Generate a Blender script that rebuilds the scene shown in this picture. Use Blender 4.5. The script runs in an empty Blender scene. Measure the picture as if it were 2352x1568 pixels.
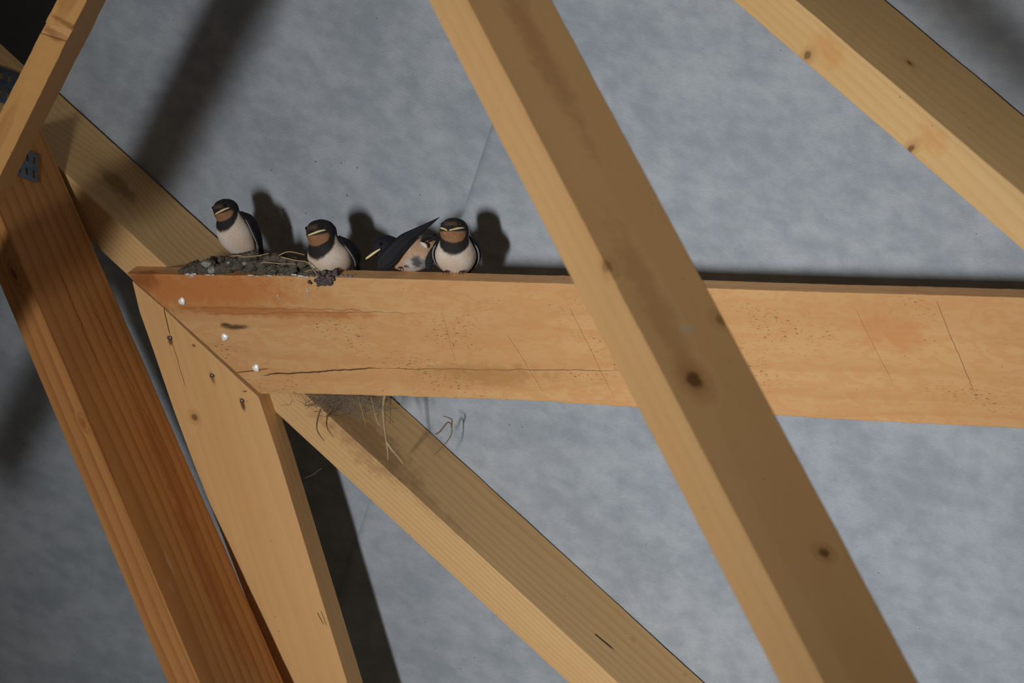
import bpy, bmesh, math, random
import numpy as np
from mathutils import Vector, Matrix, noise as mnoise

# ------------------------------------------------------------------ camera
F = 14200.0                       # focal length in pixels of the 2352 px wide frame
W, H = 2352, 1568
scene = bpy.context.scene
cam_data = bpy.data.cameras.new('camera')
cam = bpy.data.objects.new('camera', cam_data)
scene.collection.objects.link(cam)
cam_data.sensor_width = 36.0
cam_data.lens = F / W * 36.0
cam.location = (0, -8.6, 4.6)
cam.rotation_euler = (math.radians(90 - 14), 0, 0)
cam_data.clip_end = 200
cam_data.dof.use_dof = True
cam_data.dof.focus_distance = 8.62
cam_data.dof.aperture_fstop = 11.0
scene.camera = cam
CM = Matrix.Translation(cam.location) @ cam.rotation_euler.to_matrix().to_4x4()

# ------------------------------------------------------------------ light
vs = scene.view_settings
vs.view_transform = 'Standard'
vs.look = 'None'
vs.exposure = 0.0
vs.gamma = 1.0
vs.use_curve_mapping = False
world = bpy.data.worlds.new('world')
scene.world = world
world.use_nodes = True
bg = world.node_tree.nodes['Background']
bg.inputs[0].default_value = (0.95, 0.82, 0.70, 1)
bg.inputs[1].default_value = 0.07

def lamp(name, loc_cam, target_cam, size, energy, color, spread=180):
    d = bpy.data.lights.new(name, 'AREA')
    d.shape = 'RECTANGLE'
    d.size, d.size_y = size
    d.energy = energy
    d.color = color
    d.spread = math.radians(spread)
    o = bpy.data.objects.new(name, d)
    scene.collection.objects.link(o)
    a, b = CM @ Vector(loc_cam), CM @ Vector(target_cam)
    o.location = a
    o.rotation_euler = (b - a).to_track_quat('-Z', 'Y').to_euler()
    return o

# daylight entering through the door opening low on the left
lamp('door_daylight', (-5.0, -1.65, 1.6), (0.36, -0.24, -8.5), (0.58, 1.9), 12.2, (1.0, 0.975, 0.95), 17)
# weak fill lamp added on the right to lift the side faces
lamp('right_fill', (3.6, 1.6, -3.6), (0.0, 0.0, -8.6), (2.6, 2.2), 8, (1.0, 0.93, 0.84))

# ------------------------------------------------------------------ geometry helpers (camera-frame vectors)
def ray(u, v):
    return Vector(((u - W / 2) / F, -(v - H / 2) / F, -1.0))

def P(u, v, depth):
    return ray(u, v) * depth

def hit(u, v, p0, n):
    r = ray(u, v)
    return r * (p0.dot(n) / r.dot(n))

# ------------------------------------------------------------------ objects, tags
def link(o):
    scene.collection.objects.link(o)
    return o

def tag(o, label=None, cat=None, group=None, kind=None):
    if label: o['label'] = label
    if cat: o['category'] = cat
    if group: o['group'] = group
    if kind: o['kind'] = kind
    return o

def mesh_obj(name, verts, faces, mat, parent=None, matrix=None, smooth=False, cols=None):
    """verts are given in the object's own frame"""
    me = bpy.data.meshes.new(name)
    me.from_pydata([tuple(v) for v in verts], [], faces)
    me.validate()
    bm = bmesh.new(); bm.from_mesh(me)
    bmesh.ops.recalc_face_normals(bm, faces=bm.faces)
    bm.to_mesh(me); bm.free()
    if mat: me.materials.append(mat)
    if smooth:
        for p in me.polygons: p.use_smooth = True
    if cols is not None:
        at = me.color_attributes.new('plumage', 'FLOAT_COLOR', 'POINT')
        for i, c in enumerate(cols):
            at.data[i].color = (c[0], c[1], c[2], 1)
    o = link(bpy.data.objects.new(name, me))
    if parent is not None:
        o.parent = parent
    if matrix is not None:
        o.matrix_local = matrix
    return o

def empty(name, matrix):
    o = link(bpy.data.objects.new(name, None))
    o.empty_display_size = 0.02
    o.matrix_world = matrix
    return o

def frame(origin, x, y, z):
    """world matrix of a frame given in camera coordinates"""
    m = Matrix(((x.x, y.x, z.x, origin.x), (x.y, y.y, z.y, origin.y), (x.z, y.z, z.z, origin.z), (0, 0, 0, 1)))
    return CM @ m

class MB:
    def __init__(s): s.v, s.f, s.c = [], [], []
    def add(s, verts, faces, col=None):
        b = len(s.v); s.v += [Vector(v) for v in verts]
        s.f += [tuple(i + b for i in f) for f in faces]
        if col is not None: s.c += ([col] * len(verts) if isinstance(col[0], (int, float)) else list(col))
    def tube(s, pts, radii, seg=8, col=None, flat=1.0):
        pts = [Vector(p) for p in pts]
        if isinstance(radii, (int, float)): radii = [radii] * len(pts)
        vs_, fs = [], []
        up = Vector((0.13, 0.21, 0.97))
        for i, p in enumerate(pts):
            t = (pts[min(i + 1, len(pts) - 1)] - pts[max(i - 1, 0)]).normalized()
            a = t.cross(up)
            if a.length < 1e-4: a = t.cross(Vector((1, 0, 0)))
            a.normalize(); b = t.cross(a)
            for k in range(seg):
                q = 2 * math.pi * k / seg
                vs_.append(p + (a * math.cos(q) + b * math.sin(q) * flat) * radii[i])
        n = len(pts)
        for i in range(n - 1):
            for k in range(seg):
                fs.append((i * seg + k, i * seg + (k + 1) % seg, (i + 1) * seg + (k + 1) % seg, (i + 1) * seg + k))
        fs.append(tuple(range(seg))[::-1]); fs.append(tuple((n - 1) * seg + k for k in range(seg)))
        s.add(vs_, fs, col)
    def ball(s, c, r, seg=12, rings=8, col=None, jitter=0.0, seed=0):
        c = Vector(c)
        if isinstance(r, (int, float)): r = (r, r, r)
        vs_, fs = [], []
        for i in range(rings + 1):
            th = math.pi * i / rings
            for k in range(seg):
                ph = 2 * math.pi * k / seg
                d = Vector((math.sin(th) * math.cos(ph), math.sin(th) * math.sin(ph), math.cos(th)))
                j = 1 + jitter * mnoise.noise(d * 1.7 + Vector((seed * 3.1, seed * 1.7, seed)))\
                      + jitter * .5 * mnoise.noise(d * 4.7 + Vector((seed * 2.1, seed * 4.7, seed)))
                vs_.append(c + Vector((d.x * r[0], d.y * r[1], d.z * r[2])) * j)
        for i in range(rings):
            for k in range(seg):
                fs.append((i * seg + k, i * seg + (k + 1) % seg, (i + 1) * seg + (k + 1) % seg, (i + 1) * seg + k))
        s.add(vs_, fs, col)
    def build(s, name, mat, parent=None, matrix=None, smooth=True):
        o = mesh_obj(name, s.v, s.f, mat, parent, matrix, smooth, s.c if s.c else None)
        bm = bmesh.new(); bm.from_mesh(o.data)
        bmesh.ops.remove_doubles(bm, verts=bm.verts, dist=1e-7)
        bm.to_mesh(o.data); bm.free()
        return o

def catmull(pts, n):
    """pts: list of tuples; n samples per span"""
    a = [np.array(p, float) for p in pts]
    a = [2 * a[0] - a[1]] + a + [2 * a[-1] - a[-2]]
    out = []
    for i in range(1, len(a) - 2):
        for k in range(n):
            t = k / n
            p0, p1, p2, p3 = a[i - 1], a[i], a[i + 1], a[i + 2]
            out.append(.5 * (2 * p1 + (p2 - p0) * t + (2 * p0 - 5 * p1 + 4 * p2 - p3) * t * t + (3 * p1 - p0 - 3 * p2 + p3) * t ** 3))
    out.append(a[-2])
    return out

def sstep(a, b, x):
    t = min(1, max(0, (x - a) / (b - a))) if a != b else float(x > a)
    return t * t * (3 - 2 * t)

def lerp(a, b, t):
    return tuple(a[i] * (1 - t) + b[i] * t for i in range(3))

# ------------------------------------------------------------------ materials
class NT:
    def __init__(s, name):
        s.mat = bpy.data.materials.new(name); s.mat.use_nodes = True
        s.t = s.mat.node_tree; s.bsdf = s.t.nodes['Principled BSDF']
    def n(s, typ, **kw):
        nd = s.t.nodes.new(typ)
        for k, v in kw.items(): setattr(nd, k, v)
        return nd
    def set(s, sock, v):
        if isinstance(v, bpy.types.NodeSocket): s.t.links.new(v, sock)
        elif v is not None: sock.default_value = v
    def math(s, op, a, b=None, c=None, clamp=False):
        nd = s.n('ShaderNodeMath', operation=op); nd.use_clamp = clamp
        for i, v in enumerate((a, b, c)):
            if v is not None: s.set(nd.inputs[i], v)
        return nd.outputs[0]
    def vmath(s, op, a, b=None, out=0):
        nd = s.n('ShaderNodeVectorMath', operation=op)
        s.set(nd.inputs[0], a)
        if b is not None:
            if op == 'SCALE': s.set(nd.inputs['Scale'], b)
            else: s.set(nd.inputs[1], b)
        return nd.outputs[out]
    def dot(s, a, b): return s.vmath('DOT_PRODUCT', a, b, 'Value')
    def mapr(s, v, a, b, c=0.0, d=1.0, smooth=True):
        nd = s.n('ShaderNodeMapRange', interpolation_type='SMOOTHSTEP' if smooth else 'LINEAR')
        s.set(nd.inputs[0], v)
        for i, q in enumerate((a, b, c, d)): nd.inputs[i + 1].default_value = q
        return nd.outputs[0]
    def noise(s, vec, scale, detail=2.0, rough=.5, out='Fac'):
        nd = s.n('ShaderNodeTexNoise'); s.set(nd.inputs['Vector'], vec)
        nd.inputs['Scale'].default_value = scale; nd.inputs['Detail'].default_value = detail
        nd.inputs['Roughness'].default_value = rough
        return nd.outputs[out]
    def mix(s, fac, a, b, blend='MIX'):
        nd = s.n('ShaderNodeMix', data_type='RGBA', blend_type=blend)
        s.set(nd.inputs[0], fac)
        s.set(nd.inputs[6], a if isinstance(a, bpy.types.NodeSocket) else (*a, 1))
        s.set(nd.inputs[7], b if isinstance(b, bpy.types.NodeSocket) else (*b, 1))
        return nd.outputs[2]
    def ramp(s, v, stops):
        nd = s.n('ShaderNodeValToRGB'); s.set(nd.inputs[0], v)
        el = nd.color_ramp.elements
        while len(el) > 1: el.remove(el[0])
        for i, (p, c) in enumerate(stops):
            e = el[0] if i == 0 else el.new(p)
            e.position = p; e.color = (*c, 1) if not isinstance(c, (int, float)) else (c, c, c, 1)
        return nd.outputs[0]
    def bump(s, h, strength=.3, dist=.001):
        nd = s.n('ShaderNodeBump'); nd.inputs['Strength'].default_value = strength
        nd.inputs['Distance'].default_value = dist
        s.set(nd.inputs['Height'], h); s.t.links.new(nd.outputs[0], s.bsdf.inputs['Normal'])
    def coords(s): return s.n('ShaderNodeTexCoord').outputs['Object']
    def color(s, c): s.set(s.bsdf.inputs['Base Color'], c if isinstance(c, bpy.types.NodeSocket) else (*c, 1))
    def rough(s, v): s.set(s.bsdf.inputs['Roughness'], v)

def srgb(r, g, b):
    f = lambda c: (c / 255 / 12.92) if c / 255 <= .04045 else ((c / 255 + .055) / 1.055) ** 2.4
    return (f(r), f(g), f(b))

def wood(name, light, dark, pith=(0.03, 0.09), spacing=.0055, contrast=.55, wob=.006, marks=(), heart=None, fuzz=.5, mold=0.0, seed=0.0, figure=0.0):
    """sawn softwood; object X runs along the grain.  marks: ('knot', c, (rx,ry,rz), strength) or
    ('crack', p0, p1, face_perp, face_normal, width, wobble, strength) or ('stain', c, (rx,ry,rz), colour, strength)"""
    m = NT(name)
    p = m.coords()
    ps = m.vmath('ADD', p, (seed * 1.7, seed * .9, seed * 2.3))
    stretch = m.vmath('MULTIPLY', ps, (.9, 5.0, 5.0))
    wv = m.vmath('SCALE', m.vmath('SUBTRACT', m.noise(stretch, 1.6, 2.0, .5, 'Color'), (.5, .5, .5)), wob * 4)
    q = m.vmath('ADD', p, wv)
    rv = m.vmath('MULTIPLY', m.vmath('SUBTRACT', q, (0, pith[0], pith[1])), (0.0, 1, 1))
    r = m.vmath('LENGTH', rv, out='Value')
    for k in marks:
        if k[0] == 'knot':
            d = m.vmath('LENGTH', m.vmath('MULTIPLY', m.vmath('SUBTRACT', p, k[1]), tuple(1 / (2.6 * a) for a in k[2])), out='Value')
            r = m.math('ADD', r, m.math('MULTIPLY', m.mapr(d, 1.2, 0.0), spacing * 2.2))
    ring = m.math('FRACT', m.math('DIVIDE', r, spacing))
    line = m.ramp(ring, [(0, .05), (.45, .18), (.82, .9), (.93, 1.0), (1.0, .05)])
    vary = m.noise(m.vmath('MULTIPLY', ps, (2, 60, 60)), 1.0, 2.0)
    fac = m.math('MULTIPLY', line, m.math('MULTIPLY_ADD', vary, contrast * 1.2, contrast * .3), clamp=True)
    col = m.mix(fac, light, dark)
    # slow colour drift along the board
    drift = m.noise(m.vmath('MULTIPLY', ps, (2.2, 16, 16)), 1.0, 3.0, .55)
    col = m.mix(m.mapr(drift, .35, .75, 0, .5), col, lerp(light, dark, .55))
    if heart:
        band = m.noise(m.vmath('MULTIPLY', ps, (1.1, 14, 14)), 1.0, 1.0)
        col = m.mix(m.mapr(band, .48, .68, 0, .6), col, heart)
    if figure:
        fg = m.noise(m.vmath('MULTIPLY', ps, (9, 22, 22)), 1.0, 4, .62)
        fl = m.math('PINGPONG', m.math('MULTIPLY', fg, 7.0), .5)
        col = m.mix(m.math('MULTIPLY', m.mapr(fl, .12, .42), figure), col, lerp(dark, (.62, .29, .11), .6))
    fib = m.noise(m.vmath('MULTIPLY', ps, (30, 700, 700)), 1.0, 2.0, .6)
    col = m.mix(m.mapr(fib, .3, .7, 0, .22 * fuzz), col, lerp(light, dark, .9))
    if mold > 0:
        sp = m.noise(m.vmath('MULTIPLY', ps, (120, 420, 420)), 1.0, 2.0, .6)
        reg = m.noise(m.vmath('MULTIPLY', ps, (7, 16, 16)), 1.0, 2.0)
        mf = m.math('MULTIPLY', m.mapr(sp, .60, .70), m.mapr(reg, .5, .66), clamp=True)
        col = m.mix(m.math('MULTIPLY', mf, mold), col, srgb(70, 66, 44))
    # fly specks
    vo = m.n('ShaderNodeTexVoronoi'); m.set(vo.inputs['Vector'], ps); vo.inputs['Scale'].default_value = 55
    keep = m.math('GREATER_THAN', m.dot(vo.outputs['Color'], (0.33, .33, .33)), .62)
    spk = m.math('MULTIPLY', m.mapr(vo.outputs['Distance'], .07, .045), keep)
    col = m.mix(m.math('MULTIPLY', spk, .55), col, srgb(60, 40, 22))
    hgt = m.math('ADD', m.math('MULTIPLY', fib, .5), m.math('MULTIPLY', line, -.3))
    for k in marks:
        if k[0] == 'knot':
            d0 = m.vmath('SUBTRACT', p, k[1])
            d0 = m.vmath('ADD', d0, m.vmath('SCALE', m.vmath('SUBTRACT', m.noise(p, 90, 2, .5, 'Color'), (.5, .5, .5)), min(k[2]) * .9))
            d = m.vmath('LENGTH', m.vmath('MULTIPLY', d0, tuple(1 / a for a in k[2])), out='Value')
            halo = m.mapr(d, 2.6, .7)
            col = m.mix(m.math('MULTIPLY', halo, .55 * k[3]), col, lerp(dark, srgb(120, 60, 20), .4))
            col = m.mix(m.math('MULTIPLY', m.mapr(d, 1.0, .45), k[3]), col, lerp(dark, srgb(52, 26, 12), .75))
        elif k[0] == 'stain_or_shade':
            d0 = m.vmath('ADD', m.vmath('SUBTRACT', p, k[1]), m.vmath('MULTIPLY', m.vmath('SUBTRACT', m.noise(p, 45, 4, .65, 'Color'), (.5, .5, .5)), tuple(a * 1.6 for a in k[2])))
            d = m.vmath('LENGTH', m.vmath('MULTIPLY', d0, tuple(1 / a for a in k[2])), out='Value')
            col = m.mix(m.math('MULTIPLY', m.mapr(d, 1.15, .35), k[4]), col, k[3])
        elif k[0] == 'crack':
            _, p0, p1, nrm, wd, wobble, st = k
            p0, p1, nrm = Vector(p0), Vector(p1), Vector(nrm)
            L = (p1 - p0).length; dd = (p1 - p0).normalized(); e = nrm.cross(dd).normalized()
            rel = m.vmath('SUBTRACT', p, tuple(p0))
            uu = m.dot(rel, tuple(dd)); vv = m.dot(rel, tuple(e)); ww = m.math('ABSOLUTE', m.dot(rel, tuple(nrm)))
            nz = m.math('SUBTRACT', m.noise(m.vmath('MULTIPLY', p, (1, 1, 1)), 28, 3, .6), .5)
            vv = m.math('ABSOLUTE', m.math('MULTIPLY_ADD', nz, wobble * 2, vv))
            taper = m.math('MULTIPLY', m.mapr(uu, 0, .12 * L), m.mapr(uu, L, .75 * L))
            f = m.math('MULTIPLY', m.mapr(m.math('DIVIDE', vv, m.math('MAXIMUM', taper, .02)), wd, wd * .35), m.math('GREATER_THAN', taper, .01))
            f = m.math('MULTIPLY', f, m.math('LESS_THAN', ww, .004))
            col = m.mix(m.math('MULTIPLY', f, st), col, srgb(62, 36, 16))
            hgt = m.math('SUBTRACT', hgt, m.math('MULTIPLY', f, 2.0))
    m.color(col); m.rough(.62)
    m.bsdf.inputs['Specular IOR Level'].default_value = .25
    m.bump(hgt, .25, .0007)
    return m.mat

def plain(name, col, rough=.6, metal=0.0, var=0.0, scale=200.0, bump=0.0, dark=None, spec=.5):
    m = NT(name)
    p = m.coords()
    if var:
        f = m.noise(p, scale, 4, .6)
        c = m.mix(m.mapr(f, .3, .7, 0, var), col, dark or lerp(col, (0, 0, 0), .7))
        m.color(c)
        if bump: m.bump(f, bump, .002)
    else:
        m.color(col)
    m.rough(rough); m.bsdf.inputs['Metallic'].default_value = metal
    m.bsdf.inputs['Specular IOR Level'].default_value = spec
    return m.mat

def plumage(name, rough=.75, spec=.25, feather=(420, 420, 130)):
    m = NT(name)
    p = m.coords()
    a = m.n('ShaderNodeVertexColor'); a.layer_name = 'plumage'
    f = m.noise(m.vmath('MULTIPLY', p, feather), 2.0, 3, .6)
    c = m.mix(m.mapr(f, .3, .72, 0, .22), a.outputs['Color'], (0.02, .018, .016))
    m.color(c); m.rough(rough); m.bsdf.inputs['Specular IOR Level'].default_value = spec
    m.bump(f, .35, .0012)
    return m.mat

# ------------------------------------------------------------------ the roof geometry
def sub(a, b): return a - b
# rafter lines in the photograph, their depth and the attitude of the roof slope
D0, D1 = 8.86, 8.76
mA, mB = P(371, 602, D0), P(1419, 1568, D1)
dR = (mB - mA).normalized()
TH = math.radians(42)
view = -((mA + mB) / 2).normalized()
nn = (view - dR * view.dot(dR)).normalized()
ss = nn.cross(dR).normalized()
if ss.y < 0: ss = -ss
N = (-math.sin(TH) * ss + math.cos(TH) * nn).normalized()     # normal of the roof slope, towards the room
M = (math.cos(TH) * ss + math.sin(TH) * nn).normalized()      # normal of the rafters' wide faces
# underside plane of the rafters through the mid line; membrane lies against their backs
rightA = hit(371, 429, mA, M)
HB = abs((rightA - mA).dot(N))                                # depth of a rafter
mem0 = mA - N * HB                                            # point on the membrane

def on_slope(u, v, h):                                        # point h metres in front of the membrane
    return hit(u, v, mem0 + N * h, N)

def line_hit(px, p0, n):
    return [hit(u, v, p0, n) for (u, v) in px]

def timber(name, edges, matkw, label, cat, rough=0.0006, bev=.0016, seed=0, nseg=70, markf=None, ext=(0, 0)):
    """edges: 3-D end points (A,B) of the mid, left and right long edges (camera frame)"""
    (mA_, mB_), (lA, lB), (rA, rB) = edges
    d = (mB_ - mA_).normalized()
    mA_ = mA_ - d * ext[0]; mB_ = mB_ + d * ext[1]
    def at(pA, pB, p):                                        # point of the line in the square cut through p
        e = (pB - pA).normalized()
        return pA + e * ((p - pA).dot(d) / e.dot(d))
    ends = []
    for p in (mA_, mB_):
        l, r = at(lA, lB, p), at(rA, rB, p)
        ends.append((p, l, l + r - p, r))
    y = (ends[0][1] - ends[0][0]); y = (y - d * y.dot(d)).normalized()
    z = d.cross(y).normalized()
    inv = Matrix((d, y, z))
    loc = lambda q: inv @ (q - mA_)
    L = (mB_ - mA_).length
    rnd = random.Random(seed)
    vs_, fs = [], []
    for i in range(nseg + 1):
        t = i / nseg
        for k in range(4):
            q = loc(ends[0][k].lerp(ends[1][k], t))
            o = Vector((seed * 7.3 + k * 3.1, 0, 0))
            q.y += rough * (mnoise.noise(Vector((t * L * 14, k * 5.1, seed))) + .6 * mnoise.noise(Vector((t * L * 60, k * 5.1, seed + 9))))
            q.z += rough * (mnoise.noise(Vector((t * L * 14, k * 5.1 + 50, seed))) + .6 * mnoise.noise(Vector((t * L * 60, k * 5.1 + 50, seed + 9))))
            vs_.append(q)
    for i in range(nseg):
        for k in range(4):
            fs.append((i * 4 + k, i * 4 + (k + 1) % 4, i * 4 + 4 + (k + 1) % 4, i * 4 + 4 + k))
    fs.append((0, 1, 2, 3)); fs.append(tuple(nseg * 4 + k for k in (3, 2, 1, 0)))
    kw = dict(matkw)
    if markf: kw['marks'] = markf(loc, mA_, d, y, z)
    mat = wood('wood_' + name + str(seed), seed=seed, **kw)
    o = mesh_obj(name, vs_, fs, mat, None, None, False)
    o.matrix_world = frame(mA_, d, y, z)
    b = o.modifiers.new('bevel', 'BEVEL'); b.width = bev; b.segments = 2; b.limit_method = 'ANGLE'; b.angle_limit = math.radians(50)
    tag(o, label, cat, 'rafters lying against the membrane' if name == 'rafter' else None)
    return o, loc

def edges_from_right(rp, mp, lp, h0, h1, nM=None, nN=None):
    r = [on_slope(*rp[0], h0), on_slope(*rp[1], h1)]
    m_ = line_hit(mp, r[0], nM or M)
    l_ = line_hit(lp, m_[0], nN or N)
    return (m_, l_, r)

def edges_theta(px_m, px_l, px_r, theta, m3=None, depths=None, r3=None):
    th = math.radians(theta)
    base = m3 or ([P(*px_m[0], depths[0]), P(*px_m[1], depths[1])] if depths else r3)
    d = (base[1] - base[0]).normalized()
    v = -((base[0] + base[1]) / 2).normalized()
    n = (v - d * v.dot(d)).normalized()
    s = n.cross(d).normalized()
    if s.x < 0: s = -s
    nL = -math.sin(th) * s + math.cos(th) * n
    nR = math.cos(th) * s + math.sin(th) * n
    if r3:
        m_ = [hit(*px_m[0], r3[0], nR), hit(*px_m[1], r3[0], nR)]
        r_ = r3
    else:
        m_ = base
        r_ = [hit(*q, m_[0], nR) for q in px_r]
    l_ = [hit(*q, m_[0], nL) for q in px_l]
    return (m_, l_, r_), nL, nR

# ---- pine colours (albedo)
PINE   = dict(light=(.60, .375, .165), dark=(.42, .205, .065))
PALE   = dict(light=(.66, .455, .215), dark=(.47, .27, .10))
AMBER  = dict(light=(.57, .315, .115), dark=(.36, .145, .04))

# ------------------------------------------------------------------ roof membrane
ex = Vector((1, 0, 0)); ex = (ex - N * ex.dot(N)).normalized()     # along the slope, image-right
ey = N.cross(ex).normalized()
if ey.y < 0: ey = -ey
MEMF = frame(mem0, ex, ey, N if ex.cross(ey).dot(N) > 0 else -N)
inv_mem = Matrix((ex, ey, N))
def mem_loc(q): return inv_mem @ (q - mem0)

def membrane_mat(name, dots=1.0, tone=(.330, .378, .435), seed=0):
    m = NT(name)
    p = m.coords()
    ps = m.vmath('ADD', p, (seed, seed * .7, 0))
    c1 = m.noise(ps, 9, 4, .6)
    c2 = m.noise(m.vmath('MULTIPLY', ps, (1, 1.4, 1)), 30, 2, .5)
    f = m.math('ADD', m.math('MULTIPLY', c1, .6), m.math('MULTIPLY', c2, .4))
    col = m.mix(m.mapr(f, .33, .67), lerp(tone, (0, 0, 0), .17), lerp(tone, (1, 1, 1), .085))
    fibn = m.noise(m.vmath('MULTIPLY', ps, (130, 420, 1)), 1.0, 2, .6)
    col = m.mix(m.mapr(fibn, .35, .7, 0, .16), col, lerp(tone, (0, 0, 0), .45))
    sx = m.n('ShaderNodeSeparateXYZ'); m.set(sx.inputs[0], p)
    kx, ky = 2 * math.pi / .0026, 2 * math.pi / .0031
    row = m.math('SINE', m.math('MULTIPLY', sx.outputs[1], ky))
    clm = m.math('SINE', m.math('MULTIPLY', sx.outputs[0], kx))
    rowf = m.mapr(row, -.2, 1.0)
    dot = m.math('MULTIPLY', rowf, m.math('MULTIPLY_ADD', clm, .35, .65), clamp=True)
    patch = m.mapr(m.noise(ps, 5, 2), .35, .65, .55, 1.0)
    dot = m.math('MULTIPLY', dot, patch)
    col = m.mix(m.math('MULTIPLY', dot, 0.5 * dots), col, lerp(tone, (0, 0, 0), .62))
    # scattered fly dirt
    vo = m.n('ShaderNodeTexVoronoi'); m.set(vo.inputs['Vector'], ps); vo.inputs['Scale'].default_value = 46
    nearn = m.mapr(m.vmath('LENGTH', m.vmath('MULTIPLY', m.vmath('SUBTRACT', p, tuple(mem_loc(on_slope(720, 450, 0)))), (3.2, 6.5, 0)), out='Value'), 1.0, .2)
    keep = m.math('GREATER_THAN', m.math('MULTIPLY_ADD', nearn, .17, m.dot(vo.outputs['Color'], (.33, .33, .33))), .67)
    sz = m.math('MULTIPLY_ADD', m.noise(p, 160, 2), .07, m.math('MULTIPLY_ADD', nearn, .03, .015))
    spk = m.math('MULTIPLY', m.math('LESS_THAN', vo.outputs['Distance'], sz), keep)
    col = m.mix(m.math('MULTIPLY', spk, .6), col, srgb(70, 66, 52))
    m.color(col); m.rough(.8); m.bsdf.inputs['Specular IOR Level'].default_value = .2
    m.bump(m.math('ADD', m.math('MULTIPLY', dot, -1.0), m.math('MULTIPLY', f, 4)), .18, .0006)
    return m.mat

def sheet(name, px, off, mat, nx=60, ny=44, sag=.0025):
    """px: four corners (clockwise) in the photograph"""
    c = [mem_loc(on_slope(u, v, off)) for u, v in px]
    vs_, fs = [], []
    for lay in (0, 1):
        for j in range(ny + 1):
            for i in range(nx + 1):
                a, b = i / nx, j / ny
                q = c[0].lerp(c[1], a).lerp(c[3].lerp(c[2], a), b)
                q = Vector((q.x, q.y, off - lay * .0012 - sag * (0.5 + .5 * mnoise.noise(Vector((q.x * 4, q.y * 4, 3.3))) + .22 * mnoise.noise(Vector((q.x * 15, q.y * 15, 7.3))))))
                vs_.append(q)
    n1 = (nx + 1) * (ny + 1)
    for lay in (0, 1):
        for j in range(ny):
            for i in range(nx):
                b = lay * n1 + j * (nx + 1) + i
                fs.append((b, b + 1, b + nx + 2, b + nx + 1))
    rim = [i for i in range(nx + 1)] + [(j) * (nx + 1) + nx for j in range(1, ny + 1)] + \
          [ny * (nx + 1) + i for i in range(nx - 1, -1, -1)] + [j * (nx + 1) for j in range(ny - 1, 0, -1)]
    for a, b in zip(rim, rim[1:] + rim[:1]):
        fs.append((a, b, n1 + b, n1 + a))
    o = mesh_obj(name, vs_, fs, mat, None, None, True)
    o.matrix_world = MEMF
    return o

mem_mat = membrane_mat('roof_membrane_weave', 1.0)
mem_mat2 = membrane_mat('roof_membrane_smooth', .62, (.335, .382, .438), 3.7)
tag(sheet('ceiling', [(-900, -900), (3300, -900), (3300, 2400), (-900, 2400)], -.001, mem_mat, 120, 90),
    'grey woven roof membrane behind the timbers', 'ceiling', kind='structure')
tag(sheet('ceiling.001', [(1320, -300), (3200, -300), (3200, 2300), (470, 2300)], .0012, mem_mat2, 90, 80),
    'smoother grey membrane sheet lapped over the left one', 'ceiling', kind='structure')

# black felt in the upper left corner, its cut edge behind the notched strut
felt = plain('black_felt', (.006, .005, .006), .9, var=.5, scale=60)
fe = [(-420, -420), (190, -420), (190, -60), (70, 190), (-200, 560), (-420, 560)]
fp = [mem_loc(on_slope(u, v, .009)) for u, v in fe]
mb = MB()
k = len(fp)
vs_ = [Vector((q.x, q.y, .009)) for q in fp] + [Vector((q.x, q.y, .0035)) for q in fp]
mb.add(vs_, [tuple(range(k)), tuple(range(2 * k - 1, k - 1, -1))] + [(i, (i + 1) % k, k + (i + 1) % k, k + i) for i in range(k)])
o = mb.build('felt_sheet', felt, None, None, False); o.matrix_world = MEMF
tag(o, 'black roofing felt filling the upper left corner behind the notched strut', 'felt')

# ------------------------------------------------------------------ rafters
def kn(loc, face0, nrm, u, v, r, st=1.0):
    q = loc(hit(u, v, face0, nrm)); return ('knot', tuple(q), r, st)

eR1 = edges_from_right([(139, 217), (1618, 1568)], [(371, 602), (1419, 1568)], [(284, 624), (1306, 1568)], 0.002, 0.002)
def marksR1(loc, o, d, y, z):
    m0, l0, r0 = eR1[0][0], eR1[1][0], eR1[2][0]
    brown = srgb(96, 58, 30)
    return [kn(loc, m0, M, 1070, 1070, (.004, .003, .003), .9), kn(loc, m0, M, 1452, 1471, (.004, .003, .003), .9),
            kn(loc, m0, M, 1570, 1553, (.004, .003, .003), .9),
            ('crack', loc(hit(1363, 1455, m0, M)), loc(hit(1412, 1496, m0, M)), loc(m0 + M) - loc(m0), .0022, .001, .95),
            kn(loc, m0, M, 270, 425, (.045, .02, .02), .55),
            ('stain_or_shade', tuple(loc(hit(830, 990, m0, M))), (.13, .04, .04), srgb(112, 76, 50), .5),  # this mark and the next: dust plus the board's shade painted in
            ('stain_or_shade', tuple(loc(hit(960, 1130, m0, M))), (.11, .016, .016), srgb(120, 82, 50), .3)]
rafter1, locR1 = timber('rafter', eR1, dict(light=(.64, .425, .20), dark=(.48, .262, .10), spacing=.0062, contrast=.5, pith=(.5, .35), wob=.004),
    'long pale rafter running behind the mitred joint from upper left to bottom centre', 'beam', seed=1, markf=marksR1, ext=(.55, .9), nseg=110)

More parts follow.
